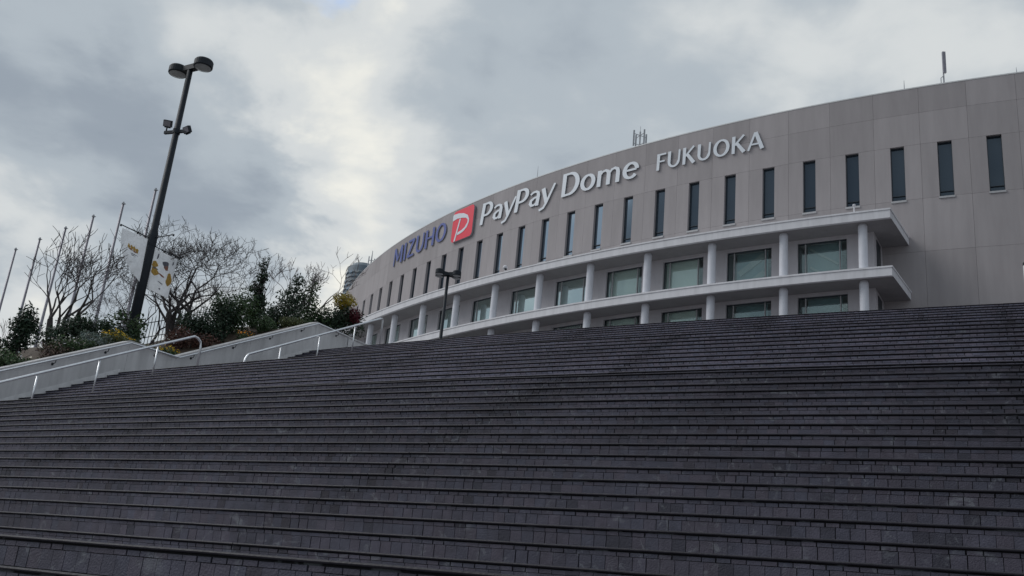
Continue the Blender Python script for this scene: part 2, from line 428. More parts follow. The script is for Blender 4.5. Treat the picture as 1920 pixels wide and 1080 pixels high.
# rounded nosing tiles, one continuous run per step, broken at the expansion joints
for i, (r, h) in enumerate(steps):
    m = MB(); tl = wall_theta(r, .0)
    cuts = [tl] + [j for j in JT if j > tl + .004 and j < THR] + [THR]
    prof = [(-.03, -.018), (.004, -.018), (.009, -.015), (.011, -.009), (.008, -.003), (.002, 0), (-.03, 0)]
    for a_, b_ in zip(cuts[:-1], cuts[1:]):
        g_ = .0035 / r; a1, b1 = a_ + g_, b_ - g_; n = max(2, int((b1 - a1) * r / .5)); dz = rng.uniform(-.002, .002); dr = rng.uniform(-.002, .002)
        vs = []; fs = []; K = len(prof)
        for k in range(n + 1):
            t = a1 + (b1 - a1) * k / n; wob = rng.uniform(-.0012, .0012)
            for pr_, pz_ in prof: vs.append(pol(r + pr_ + dr, t, h + pz_ + dz + wob))
        for k in range(n):
            for e in range(K):
                e2 = (e + 1) % K; fs.append((k * K + e, (k + 1) * K + e, (k + 1) * K + e2, k * K + e2))
        fs.append(tuple(range(K))); fs.append(tuple(n * K + e for e in range(K - 1, -1, -1)))
        m.add(vs, fs)
    m.build('nosing', 'nosing', stair)

# ------------------------------------------------------------------ side wall with coping and wall rail
WTOP = [(-14.0, 1.05), (.16, 7.60), (1.80, 7.60), (7.50, 10.36), (10.4, 10.36), (13.5, 10.36)]
WTOP[0] = (-14.0, 7.60 - 14.16 * .483)
def wtop(s):
    for (a, za), (b_, zb_) in zip(WTOP[:-1], WTOP[1:]):
        if s <= b_: return za + (zb_ - za) * (s - a) / (b_ - a)
    return WTOP[-1][1]
wr = empty('stair_wall', wp(0, 0, hB), 'grey rendered side wall with a sloping top along the left of the brick stairs', 'wall')
segs = [-14, -10.5, -7.0, -3.55, .16, 1.80, 4.6, 7.50, 10.4, 13.5]
for a, b_ in zip(segs[:-1], segs[1:]):
    m = MB(); a1, b1 = a + .003, b_ - .003
    lowa = min(ZG, 0) - .2
    vs = [wp(a1, 0, lowa), wp(b1, 0, lowa), wp(b1, 0, wtop(b1) - .06), wp(a1, 0, wtop(a1) - .06)]
    vs += [v + WL * .30 for v in vs]
    m.add(vs, [(0, 1, 2, 3), (5, 4, 7, 6), (0, 4, 5, 1), (1, 5, 6, 2), (2, 6, 7, 3), (3, 7, 4, 0)]); m.build('wall_panel', 'wall_render', wr)
    m = MB()
    vs = [wp(a1, -.025, wtop(a1) - .058), wp(b1, -.025, wtop(b1) - .058), wp(b1, -.025, wtop(b1)), wp(a1, -.025, wtop(a1))]
    vs += [v + WL * .35 for v in vs]
    m.add(vs, [(0, 1, 2, 3), (5, 4, 7, 6), (0, 4, 5, 1), (1, 5, 6, 2), (2, 6, 7, 3), (3, 7, 4, 0)]); m.build('coping', 'coping', wr)

for (sa, za), (sb, zb_) in (((-9.0, hB - 9.0 * .496 + .10), (.02, hB + .11)), ((LB - .1, hB + RI + .05), (7.42, hT + .11))):
    m = MB(); vs = [wp(sa, -.007, za - .42), wp(sb, -.007, zb_ - .42), wp(sb, -.007, zb_), wp(sa, -.007, za)]; vs += [v + WL * .02 for v in vs]
    m.add(vs, [(0, 1, 2, 3), (5, 4, 7, 6), (0, 4, 5, 1), (1, 5, 6, 2), (2, 6, 7, 3), (3, 7, 4, 0)]); m.build('skirting', 'skirting', wr)
def rail_z(s):
    return wtop(s) - .065
rl = empty('wall_handrail', wp(0, -.1, 7.4), 'slim steel handrail bracketed to the grey side wall', 'handrail')
m = MB(); pts = [wp(s, -.12, rail_z(s)) for s in (-14, .11, 1.84, 7.47, 9.05)] + [wp(9.14, -.12, rail_z(9) - .06), wp(9.15, -.12, rail_z(9) - .38), wp(9.1, -.02, rail_z(9) - .46)]
m.tube(pts, .024, 10); m.build('rail', 'steel', rl, smooth=True)
for s in (-9, -7.2, -5.4, -3.6, -2.0, -.55, 1.05, 2.35, 3.9, 5.4, 6.8, 8.6):
    z = rail_z(s); m = MB(); m.tube([wp(s, -.12, z - .02), wp(s, -.11, z - .10), wp(s, .0, z - .125)], .010, 6)
    m.tube([wp(s, -.012, z - .125), wp(s, .005, z - .125)], .035, 10); m.build('bracket', 'lamp_metal', rl)

def freestanding_rail(label, pts, posts):
    h = empty('handrail', wp(posts[0][0], -2.8, posts[0][1]), label, 'handrail', 'steel handrails standing on the stairs')
    m = MB(); m.tube([wp(s, -2.8, z) for s, z in pts], .030, 12); m.build('rail', 'steel', h, smooth=True)
    for s, zb_, zt_ in posts[1:]:
        m = MB(); m.tube([wp(s, -2.8, zb_), wp(s, -2.8, zt_)], .021, 10); m.build('post', 'steel', h, smooth=True)
    return h
def surf(s, t=-2.8):
    p = wp(s, t, 0); r = math.hypot(p.x - CX, p.y - CY); z = ZG
    for rr, hh in steps:
        if r <= rr: z = hh
    return z
def l1(s): return 7.555 + s * .4963
def l2(s): return 7.55 + (s - 1.86) * .4903
p1 = [(-12.0, l1(-12.0)), (-.12, l1(-.12))] + [(-.12 + .26 * math.sin(a), l1(-.12) - .02 - .24 * (1 - math.cos(a)) + .06 * math.sin(a)) for a in (R_(30), R_(60), R_(90))] + [(.15, surf(.15))]
freestanding_rail('steel handrail on the stairs ending in a bend at the landing below the upper flight', p1,
    [(-1.2, surf(-1.2))] + [(s, surf(s), l1(s) - .01) for s in (-11.3, -9.9, -8.4, -7.0, -5.6, -4.18, -2.73, -1.19)])
p2 = [(1.74, surf(1.74)), (1.745, l2(1.74) - .22), (1.77, l2(1.74) - .08), (1.86, l2(1.86)), (7.45, l2(7.45)), (7.53, l2(7.53) - .015), (7.57, l2(7.53) - .08), (7.58, surf(7.58))]
freestanding_rail('steel handrail on the upper flight, running up to the plaza edge', p2,
    [(3.06, surf(3.06))] + [(s, surf(s), l2(s) - .01) for s in (3.06, 4.63, 6.21)])

# ------------------------------------------------------------------ planting bed behind the wall
def bed(s, t):
    z = wtop(s) - .14
    z += .05 * min(max(t, 0), 4)
    if t > 5.0: z -= (t - 5.0) * .75
    if s > 8.5 and t > 1: z += min(.85, .32 * (s - 8.5)) * min(1, (t - 1))
    return z + .06 * math.sin(s * 2.1 + t) + .05 * math.sin(t * 3.3 - s)
m = MB(); ss = [-14 + .55 * i for i in range(51)]; tt = [.28 + .4 * j for j in range(36)]
for s in ss:
    for t in tt: m.v.append(tuple(wp(s, t, max(bed(s, t), ZG - .3)))); m.c.append((1, 1, 1))
for i in range(len(ss) - 1):
    for j in range(len(tt) - 1):
        q = i * len(tt) + j; m.f.append((q, q + len(tt), q + len(tt) + 1, q + 1)); m.mi.append(0)
tag(m.build('planting_bed', 'soil', smooth=True), kind='structure')

# ------------------------------------------------------------------ stadium
E_ = EYE
st_root = empty('stadium', pol(RD, -.7, hT), 'curved grey beige stadium wall with two white balconies and slot windows', 'stadium')
DT = .0285; TH0 = -.4829
zp, zj2, zt, zb, zj = 37.11 + E_, 35.15 + E_, 32.72 + E_, 28.62 + E_, 24.80 + E_
zj5, zj6 = 20.0 + E_, 14.6 + E_
core = MB(); core.arc(RD - 1.4, RD - .44, hT - .5, zp - .05, -1.50, -.18, 120, CX, CY)
# the core is opened behind each slot by setting it back: windows sit in front of it
core.build('wall_core', 'joint', st_root)
HW = .0043 + .0
G = .006
def panel_mesh(za, zb_, tint, hole=False):
    m = MB(); d = G / RD / 1.0
    if not hole: m.arc(RD - .43, RD, za + G, zb_ - G, -DT / 2 + d, DT / 2 - d, 4, 0, 0, tint)
    else:
        m.arc(RD - .43, RD, za + G, zb_ - G, -DT / 2 + d, -HW, 2, 0, 0, tint)
        m.arc(RD - .43, RD, za + G, zb_ - G, HW, DT / 2 - d, 2, 0, 0, tint)
    return m.mesh('wall_panel', 'panel', tint=True)
rows = [(zj2, zp, False), (zt, zj2, False), (zb, zt, True), (zj, zb, False), (zj5, zj, False), (zj6, zj5, False), (hT - .3, zj6, False)]
pm = {}
for ri_, (a, b_, hl) in enumerate(rows):
    for v in range(5):
        s = 1 + rng.uniform(-.065, .065); pm[ri_, v] = panel_mesh(a, b_, (s, s, s), hl)
win_m = MB(); zz0, zz1 = zb + .01, zt - .01
fr = .05
def slot(t0_, t1_, z0_, z1_, r_a, r_b, mb): mb.arc(r_a, r_b, z0_, z1_, t0_, t1_, 1, 0, 0)
slot(-HW, -HW + fr / RD, zz0, zz1, RD - .42, RD - .24, win_m); slot(HW - fr / RD, HW, zz0, zz1, RD - .30, RD - .18, win_m)
slot(-HW + fr / RD, HW - fr / RD, zz1 - fr, zz1, RD - .30, RD - .18, win_m); slot(-HW + fr / RD, HW - fr / RD, zz0, zz0 + fr, RD - .30, RD - .18, win_m)
slot(-HW + fr / RD, HW - fr / RD, zz0 + .42, zz0 + .46, RD - .29, RD - .20, win_m)
win_me = win_m.mesh('window', 'window_frame')
q = MB(); q.arc(RD - .32, RD - .305, zz0 + fr, zz1 - fr, -HW + fr / RD, HW - fr / RD, 1, 0, 0); pane_me = q.mesh('pane', 'glass_slot')
q = MB(); q.arc(RD - .20, RD + .07, zb - .14, zb - .005, -HW - .0004, HW + .0004, 1, 0, 0); sill_me = q.mesh('sill', 'sill')
for i in range(-7, 34):
    t = TH0 - DT * i
    mw = Matrix.Translation((CX, CY, 0)) @ Matrix.Rotation(t, 4, 'Z')
    for ri_, (a, b_, hl) in enumerate(rows):
        if ri_ >= 5 and i > 4: continue
        inst('wall_panel', pm[ri_, rng.randrange(5)], mw, st_root)
    wo = inst('window', win_me, mw, st_root)
    inst('pane', pane_me, mw, wo); inst('sill', sill_me, mw, wo)
m = MB(); m.arc(RD - 1.3, RD + .02, zp, zp + .09, -1.50, -.18, 140, CX, CY); m.build('parapet_coping', 'roof_cap', st_root)
m = MB(); n = 40                                        # shallow roof behind the parapet
for k in range(9):
    a = k / 8
    for i in range(n + 1):
        t = -1.5 + 1.32 * i / n; m.v.append(tuple(pol(RD - 1.3 - a * 50, t, zp - .4 + 6.0 * math.sin(a * 1.2)))); m.c.append((1, 1, 1))
for k in range(8):
    for i in range(n): qq = k * (n + 1) + i; m.f.append((qq, qq + 1, qq + n + 2, qq + n + 1)); m.mi.append(0)
m.build('roof', 'roof_cap', st_root, smooth=True)

# balconies
RL = 111.2; ZU, ZL = 25.92 + E_, 22.05 + E_; FT = .64
TEND = -.5386
def t_end(r): return TEND + (RL - r) * .0007
def balcony(z, name):
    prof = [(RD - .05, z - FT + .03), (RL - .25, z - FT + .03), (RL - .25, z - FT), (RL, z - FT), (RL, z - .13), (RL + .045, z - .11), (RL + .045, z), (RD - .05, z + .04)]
    m = MB(); n = 110; K = len(prof); vs = []; fs = []
    for i in range(n + 1):
        u = i / n
        for r, zz in prof: t = t_end(r) + (-1.47 - t_end(r)) * u; vs.append(pol(r, t, zz))
    for i in range(n):
        for e in range(K):
            e2 = (e + 1) % K; fs.append((i * K + e, i * K + e2, (i + 1) * K + e2, (i + 1) * K + e))
    fs.append(tuple(range(K - 1, -1, -1))); fs.append(tuple(n * K + e for e in range(K)))
    m.add(vs, fs)
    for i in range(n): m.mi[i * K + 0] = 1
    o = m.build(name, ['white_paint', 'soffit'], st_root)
    # return upstand along the end
    q = MB(); va = [pol(RL + .045, TEND, z - .11), pol(RL + .045, TEND, z + .0), pol(RD, t_end(RD), z + .0), pol(RD, t_end(RD), z - .11)]
    tv = Vector((math.cos(TEND), math.sin(TEND), 0)) * .045
    va = [v + tv * .07 for v in va] + [v + tv for v in va]
    q.add(va, [(0, 1, 2, 3), (7, 6, 5, 4), (0, 4, 5, 1), (1, 5, 6, 2), (2, 6, 7, 3), (3, 7, 4, 0)]); q.build('edge_lip', 'white_paint', o)
    return o
balcony(ZU, 'canopy'); balcony(ZL, 'balcony')
CD = .0462; CT0 = -.5550
levels = [(ZL + .02, ZU - FT + .03), (hT - .02, ZL - FT + .03)]
for li, (za, zb_) in enumerate(levels):
    for k in range(20):
        t = CT0 - CD * k
        if t < -1.42: continue
        m = MB(); m.lathe(pol(RL - .85, t, 0), [(.285, za), (.285, zb_ - .10), (.25, zb_ - .06), (.25, zb_)], 20); m.build('column', 'column', st_root, smooth=False)
# gallery wall set back under the balconies with a wide window in every bay
RG = 109.0; WT0 = -.5816; WH = .0149
bays = [WT0 - CD * k for k in range(19)]
for li, (za, zb_) in enumerate(levels):
    floor_z = za if li == 0 else za
    wt = zb_ - .22; wb = za + .06 if li == 0 else za + 9.0
    edges = [-.551] + [x for bc in bays for x in (bc + WH, bc - WH)] + [-1.47]
    for k in range(0, len(edges), 2):                 # piers
        m = MB(); m.arc(RD + .02, RG, za, zb_ + .02, edges[k + 1], edges[k], 4, CX, CY); m.build('pier', 'gallery', st_root)
    for bi, bc in enumerate(bays):
        m = MB(); m.arc(RD + .02, RG - .004, wt, zb_ + .02, bc - WH, bc + WH, 3, CX, CY); m.build('lintel', 'gallery', st_root)
        m = MB(); m.arc(RD + .02, RG - .004, za, wb, bc - WH, bc + WH, 3, CX, CY); m.build('spandrel', 'gallery', st_root)
        rb_, ra_ = RG - .18, RG - .30
        f = MB(); d = .06 / RG
        f.arc(ra_, rb_, wb, wt, bc - WH, bc - WH + d, 1, CX, CY); f.arc(ra_, rb_, wb, wt, bc + WH - d, bc + WH, 1, CX, CY)
        f.arc(ra_, rb_, wt - .08, wt, bc - WH + d, bc + WH - d, 2, CX, CY); f.arc(ra_, rb_, wb, wb + .05, bc - WH + d, bc + WH - d, 2, CX, CY)
        fo = f.build('gallery_window', 'window_frame', st_root)
        mu = .0045
        for c0 in (bc - WH + mu, bc + WH - mu):
            q = MB(); q.arc(ra_ + .01, rb_ + .02, wb + .05, wt - .08, c0 - .0003, c0 + .0003, 1, CX, CY); q.build('mullion', 'sill', fo)
        for x0, x1 in ((bc - WH + d, bc - WH + mu - .0003), (bc - WH + mu + .0003, bc + WH - mu - .0003), (bc + WH - mu + .0003, bc + WH - d)):
            q = MB(); q.arc(ra_ + .05, ra_ + .065, wb + .05, wt - .08, x0, x1, 2, CX, CY); q.build('pane', 'glass', fo)
        # what stands behind the glass
        q = MB(); xa, xb = (bc - WH + .001, bc + WH - mu) if bi >= 2 else (bc - WH + mu, bc + WH - mu)
        q.arc(RG - .44 - (.3 if bi < 2 else 0), RG - .42 - (.3 if bi < 2 else 0), wb + .02, wt + .10, xa, xb, 2, CX, CY); q.build('blind', 'blind' if bi >= 2 else 'blind_dark', fo)
        if bi < 2:
            q = MB(); q.arc(RD + .05, RD + .07, wb, wt, bc - WH + .001, bc + WH - .001, 2, CX, CY); q.build('room_wall', 'interior', fo)
            q = MB(); sgn = -1 if bi == 0 else 1
            for j in range(2):
                zc_ = (wb + wt) / 2 + (.55 if j else -.75); A_ = pol(RG - .60, bc - sgn * .0085, zc_ - .62); B_ = pol(RG - .60, bc + sgn * .0085, zc_ + .62)
                ax = (B_ - A_).normalized(); up = Vector((0, 0, 1)); nrm = ax.cross(up).normalized(); q.box((A_ + B_) / 2, ((B_ - A_).length, .1, .14 if bi == 0 else .42), (ax, nrm, nrm.cross(ax)))
            q.build('interior_flight', 'interior_flight', fo)
    # end return of the gallery with a dark door
    m = MB(); m.arc(RD + .9, RD + 2.2, za, zb_ - .25, -.5508, -.5506, 1, CX, CY); m.build('end_door', 'window_frame', st_root)
    m = MB(); m.arc(RG - .002, RG + .012, za + .35, za + 1.75, -.6012, -.5962, 1, CX, CY)
    if li == 0: m.build('service_hatch', 'gallery', st_root)

# ------------------------------------------------------------------ signs
def arcp(cx, cy, rx, ry, a0, a1, n=10): return [(cx + rx * math.cos(R_(a0 + (a1 - a0) * i / n)), cy + ry * math.sin(R_(a0 + (a1 - a0) * i / n))) for i in range(n + 1)]
def ringw(n, a, b_, a0=0, a1=360): return [b_ + (a - b_) * abs(math.cos(R_(a0 + (a1 - a0) * i / n))) for i in range(n + 1)]
STEM = ([(.10, 0), (.10, 1)], [.17, .19])
GL = {
 'P': (.66, [STEM, ([(.1, .95), (.3, .95)] + arcp(.3, .68, .24, .27, 80, -80, 10) + [(.3, .41), (.1, .41)], [.1, .1] + ringw(10, .18, .1, 80, -80) + [.1, .1])]),
 'a': (.56, [([(.06, .57), (.17, .645), (.3, .65), (.40, .58), (.43, .46), (.43, 0)], [.1, .1, .11, .14, .17, .17]), ([(.42, .40), (.26, .38), (.13, .30), (.11, .17), (.18, .07), (.29, .06), (.42, .15)], [.08, .10, .14, .16, .13, .09, .07])]),
 'y': (.58, [([(.06, .68), (.30, .0)], [.18, .15]), ([(.56, .76), (.30, .0), (.20, -.2), (.02, -.26)], [.10, .11, .11, .12])]),
 'D': (.82, [STEM, ([(.1, .95), (.34, .95)] + arcp(.34, .5, .36, .45, 80, -80, 12) + [(.34, .05), (.1, .05)], [.1, .1] + ringw(12, .2, .1, 80, -80) + [.1, .1])]),
 'o': (.68, [(arcp(.32, .34, .24, .30, 0, 360, 20), ringw(20, .18, .1))]),
 'm': (1.02, [([(.1, 0), (.1, .68)], [.17, .17]), ([(.12, .46), (.22, .60), (.34, .63), (.45, .56), (.48, .42), (.48, 0)], [.08, .1, .11, .15, .17, .17]), ([(.50, .46), (.60, .60), (.72, .63), (.83, .56), (.86, .42), (.86, 0)], [.08, .1, .11, .15, .17, .17])]),
 'e': (.64, [([(.10, .36), (.54, .36)], [.09, .09]), (arcp(.32, .34, .24, .30, 5, 322, 20), ringw(20, .17, .1, 5, 322))]),
 'F': (.58, [STEM, ([(.1, .945), (.54, .945)], [.11, .11]), ([(.1, .52), (.48, .52)], [.10, .10])]),
 'U': (.82, [([(.11, 1), (.11, .38)] + arcp(.38, .36, .27, .31, 190, 350, 10) + [(.67, .38), (.68, 1)], [.19, .18] + ringw(10, .16, .12, 190, 350) + [.12, .12])]),
 'K': (.76, [STEM, ([(.16, .48), (.62, 1)], [.11, .13]), ([(.26, .58), (.66, 0)], [.18, .21])]),
 'O': (.92, [(arcp(.44, .5, .34, .45, 0, 360, 24), ringw(24, .19, .11))]),
 'A': (.84, [([(.06, 0), (.38, 1)], [.12, .12]), ([(.40, 1), (.76, 0)], [.20, .21]), ([(.2, .32), (.62, .32)], [.1, .1])]),
 'M': (1.06, [([(.08, 0), (.10, 1)], [.10, .10]), ([(.14, .98), (.48, .22)], [.20, .18]), ([(.48, .22), (.84, .98)], [.09, .10]), ([(.88, 1), (.90, 0)], [.19, .19])]),
 'I': (.34, [([(.13, 0), (.13, 1)], [.19, .19])]),
 'Z': (.80, [([(.06, .94), (.68, .94)], [.12, .12]), ([(.62, .92), (.10, .08)], [.19, .19]), ([(.04, .06), (.70, .06)], [.12, .12])]),
 'H': (.86, [([(.11, 0), (.11, 1)], [.19, .19]), ([(.70, 0), (.70, 1)], [.19, .19]), ([(.1, .52), (.7, .52)], [.10, .10])]),
}
def letter_mesh(ch, h, face, slant=.0, depth=.09):
    m = MB(); adv, strokes = GL[ch]
    for si, (pts, ws) in enumerate(strokes):
        n = len(pts); P = [Vector((x + slant * y, y)) for x, y in pts]; lf = []; rt = []
        closed = (P[0] - P[-1]).length < 1e-4
        for i in range(n):
            a = P[i - 1] if i > 0 else (P[n - 2] if closed else P[0]); b_ = P[i + 1] if i < n - 1 else (P[1] if closed else P[n - 1])
            d = (b_ - a).normalized(); nn = Vector((-d.y, d.x)) * ws[i] * .46
            lf.append(P[i] + nn); rt.append(P[i] - nn)
        dp = depth + .004 * si; vs = []
        for i in range(n):
            for c in (lf[i], rt[i]): vs += [Vector(((c.x - adv / 2) * h, -dp, c.y * h)), Vector(((c.x - adv / 2) * h, -.02, c.y * h))]
        fs = []; mi = []
        for i in range(n - 1):
            a = i * 4; b_ = a + 4
            fs += [(a, a + 2, b_ + 2, b_), (a, b_, b_ + 1, a + 1), (a + 2, a + 3, b_ + 3, b_ + 2)]; mi += [0, 1, 1]
        if not closed:
            fs += [(0, 1, 3, 2), ((n - 1) * 4, (n - 1) * 4 + 2, (n - 1) * 4 + 3, (n - 1) * 4 + 1)]; mi += [1, 1]
        s0 = len(m.mi); m.add(vs, fs); m.mi[s0:] = mi
    return m.mesh('letter', [face, 'letter_side'])
def sign(name, text, th0, th1, z, h, face, label, slant=.0, gap=.06, sp=.3):
    tot = sum(GL[c][0] + gap if c != ' ' else sp for c in text) - gap
    k = (th1 - th0) * RD / (tot * h)                      # horizontal fit
    root = empty(name, pol(RD + .1, (th0 + th1) / 2, z), label, 'sign')
    x = 0.0
    for c in text:
        if c == ' ': x += sp; continue
        adv = GL[c][0]; t = th0 + (x + adv / 2) * h * k / RD
        me = letter_mesh(c, h, face, slant)
        mw = Matrix.Translation(pol(RD + .04, t, z)) @ Matrix.Rotation(t, 4, 'Z') @ Matrix.Diagonal((k, 1, 1, 1))
        inst('letter', me, mw, root); x += adv + gap
    return root
sign('lettering', 'MIZUHO', -1.080, -.9665, 34.32 + E_, 2.02, 'letter_blue', 'dark blue raised letters reading MIZUHO on the stadium wall', gap=.05)
sign('lettering', 'PayPay', -.9125, -.8175, 34.22 + E_, 2.2, 'letter_white', 'raised white letters reading PayPay beside the red emblem', slant=.10, gap=.0)
sign('lettering', 'Dome', -.8085, -.7305, 34.25 + E_, 2.2, 'letter_white', 'raised white letters reading Dome, between two other white words', slant=.04, gap=.02)
sign('lettering', 'FUKUOKA', -.7148, -.6285, 34.36 + E_, 1.46, 'letter_white', 'smaller raised white capitals reading FUKUOKA', slant=.03, gap=.05)
# emblem
lg = empty('emblem', pol(RD + .1, -.938, 33.5 + E_), 'red rounded square emblem with a white letter P', 'sign')
LWd, LHt, tL = 3.56, 3.30, -.938
mwl = Matrix.Translation(pol(RD + .03, tL, 33.47 + E_)) @ Matrix.Rotation(tL, 4, 'Z')
rr = .42; out_ = []
for cx_, cy_, a0 in ((LWd / 2 - rr, rr, -90), (LWd / 2 - rr, LHt - rr, 0), (-LWd / 2 + rr, LHt - rr, 90), (-LWd / 2 + rr, rr, 180)):
    out_ += arcp(cx_, cy_, rr, rr, a0, a0 + 90, 6)
def slab(poly, y0, y1, name, mats, parent):
    m = MB(); n = len(poly); m.add([(x, y0, z) for x, z in poly] + [(x, y1, z) for x, z in poly], [tuple(range(n))] + [(i + n, (i + 1) % n + n, (i + 1) % n, i) for i in range(n)])
    m.mi = [0] + [1] * n
    return inst(name, m.mesh(name, mats), mwl, parent)
slab(out_, -.22, 0, 'emblem_panel', ['logo_red', 'letter_side'], lg)
bowl_o = [(-.0, .887), (.035, .917), (.27, .897), (.523, .83), (.718, .72), (.811, .562), (.808, .456), (.736, .325), (.595, .235), (.447, .195), (.283, .184)]
bowl_i = [(.0, .705), (.11, .725), (.229, .738), (.446, .704), (.66, .645), (.75, .559), (.746, .474), (.641, .354), (.496, .295), (.36, .275), (.31, .27)]
def lc(p): return ((p[0] - .5) * LWd, max(.01, p[1]) * LHt)
m = MB()
vs = []
for a, b_ in zip(bowl_o, bowl_i):
    for p_, y in ((a, -.25), (b_, -.25), (a, -.20), (b_, -.20)): x, z = lc(p_); vs.append((x, y, z))
fs = []
for i in range(len(bowl_o) - 1): a = i * 4; fs += [(a, a + 1, a + 5, a + 4), (a, a + 4, a + 6, a + 2), (a + 1, a + 3, a + 7, a + 5)]
m.add(vs, fs)
sp_ = [lc(p_) for p_ in ((.345, .70), (.40, .69), (.215, .0), (.15, .0))]
m.add([(x, -.254, z) for x, z in sp_] + [(x, -.20, z) for x, z in sp_], [(0, 3, 2, 1), (0, 1, 5, 4), (1, 2, 6, 5), (2, 3, 7, 6), (3, 0, 4, 7)])
inst('emblem_letter', m.mesh('emblem_letter', 'letter_white'), mwl, lg)

# ------------------------------------------------------------------ roof aerials and a camera on the canopy
ZR = zp + .1
def aerial_sector(t, hgt, label, n=3, spread=.62):
    p = pol(RD - .8, t, ZR); r = empty('roof_aerial', p, label, 'antenna', 'aerials along the stadium roof')
    m = MB(); m.tube([p, p + Vector((0, 0, hgt))], .07, 8); m.tube([p + Vector((0, 0, hgt)), p + Vector((0, 0, hgt + .5))], .02, 6); m.build('mast', 'antenna', r)
    for k in range(n):
        a = 2 * math.pi * k / n + .45; d = Vector((math.cos(a), math.sin(a), 0)) * spread
        m = MB(); m.box(p + d + Vector((0, 0, hgt * .56)), (.13, .13, hgt * .82)); m.build('antenna_panel', 'antenna', r)
        m = MB()
        for zz in (.28, .80): m.tube([p + Vector((0, 0, hgt * zz)), p + d + Vector((0, 0, hgt * zz))], .03, 6)
        m.build('bracket', 'antenna', r)
aerial_sector(-.7370, 1.75, 'four-armed mobile aerial on the parapet above the word Dome', 4, .62)
def rod(t, hgt, label, side=False):
    p = pol(RD - .8, t, ZR); r = empty('lightning_rod', p, label, 'antenna', 'aerials along the stadium roof')
    m = MB(); m.tube([p, p + Vector((0, 0, hgt * .5)), p + Vector((0, 0, hgt))], [.035, .03, .012], 6); m.build('rod', 'antenna', r)
    m = MB(); m.lathe(p, [(.09, 0), (.09, .06), (.04, .1)], 8); m.build('foot', 'antenna', r)
    if side:
        m = MB(); m.tube([p + Vector((.3, 0, 0)), p + Vector((.3, 0, .35))], .03, 6); m.lathe(p + Vector((.3, 0, .35)), [(.03, 0), (.09, .04), (.09, .12), (.02, .16)], 8); m.build('beacon', 'antenna', r)
rod(-.8480, 1.65, 'thin rod with a small beacon on the parapet above the word Dome', True)
rod(-.5348, 1.15, 'short thin rod on the parapet beside the tall panel aerial')
rod(-.4669, .85, 'short thin rod at the far end of the parapet past the tall panel aerial')
p = pol(RD - .8, -.5100, ZR); r = empty('panel_aerial', p, 'tall single panel aerial on a mast on the stadium parapet', 'antenna', 'aerials along the stadium roof')
m = MB(); m.tube([p, p + Vector((0, 0, 2.9))], .055, 8); m.build('mast', 'antenna', r)
m = MB(); m.box(p + Vector((.02, -.14, 2.0)), (.21, .14, 1.7)); m.build('antenna_panel', 'pole_metal', r)
m = MB(); m.tube([p + Vector((-.2, 0, 0)), p + Vector((-.2, 0, .8)), p + Vector((0, 0, 1.0))], .03, 6); m.build('stay', 'antenna', r)
p = pol(RD - .8, -1.1925, ZR); r = empty('roof_aerial', p, 'twin upright aerial on the parapet at the distant end near the glass tower', 'antenna', 'aerials along the stadium roof')
for k, x in enumerate((-.35, .35)):
    m = MB(); m.tube([p + Vector((x, 0, 0)), p + Vector((x, 0, 2.0 - .25 * k))], .07, 6); m.build('mast', 'antenna', r)
m = MB()
for z in (.5, 1.0, 1.5): m.tube([p + Vector((-.35, 0, z)), p + Vector((.35, 0, z))], .04, 6)
m.box(p + Vector((-.1, 0, .15)), (1.0, .3, .25)); m.build('brace', 'antenna', r)
p = pol(RL - .12, -.8165, ZU); r = empty('security_camera', p, 'white dome security camera on the canopy edge', 'security camera')
m = MB(); m.tube([p, p + Vector((0, 0, .28))], .04, 8); m.build('bracket', 'white_paint', r)
m = MB(); m.lathe(p + Vector((0, 0, .2)), [(.04, 0), (.17, .06), (.2, .2), (.17, .34), (.05, .4)], 14); m.build('housing', 'white_paint', r, smooth=True)
m = MB(); m.lathe(p + Vector((.05, -.12, .14)), [(.02, 0), (.1, .05), (.11, .14)], 12); m.build('lens', 'lamp_metal', r, smooth=True)
p = pol(RL - .3, -.5585, ZU); r = empty('canopy_post', p, 'small white stub post with a cap at the end of the canopy', 'post')
m = MB(); m.tube([p, p + Vector((0, 0, .55))], .05, 8); m.build('pipe', 'white_paint', r)
m = MB(); m.lathe(p + Vector((0, 0, .5)), [(.06, 0), (.1, .05), (.1, .14), (.03, .18)], 10); m.build('cap', 'white_paint', r)

# ------------------------------------------------------------------ street lamps
def drum(p, r_, h_, parent):
    m = MB(); m.lathe(p, [(r_ * .93, 0), (r_, .03), (r_, h_ - .05), (r_ * .90, h_)], 24); o = m.build('lamp_head', 'lamp_metal', parent, smooth=False)
    m = MB(); m.lathe(p + Vector((0, 0, -.03)), [(r_ * .55, 0), (r_ * .86, .028)], 24); m.build('lens', 'lens', o)
def street_lamp(base, ztop, label, azs, rh, arm, rp):
    L_ = empty('street_lamp', base, label, 'street lamp', 'dark street lamps with drum heads')
    x, y, z = base
    m = MB(); m.tube([(x, y, z - .3), (x, y, z + (ztop - z) * .42), (x, y, z + (ztop - z) * .43), (x, y, ztop)], [rp * 1.45, rp * 1.25, rp * .98, rp * .80], 14); m.build('pole', 'lamp_metal', L_, smooth=True)
    m = MB(); m.lathe((x, y, z), [(rp * 2.2, 0), (rp * 2.2, .1), (rp * 1.5, .3)], 14); m.build('base_cover', 'lamp_metal', L_)
    for a in azs:
        d = Vector((math.sin(R_(a)), math.cos(R_(a)), 0)); c = Vector((x, y, ztop))
        m = MB(); m.box(c + d * arm * .45 + Vector((0, 0, -.02)), (arm * .9, .20, .19), (d, d.cross(Vector((0, 0, 1))), Vector((0, 0, 1)))); m.build('arm', 'lamp_metal', L_)
        drum(c + d * arm - Vector((0, 0, .13)), rh, .27, L_)
    return L_
LP = Vector((-11.52, 28.83, 7.45))
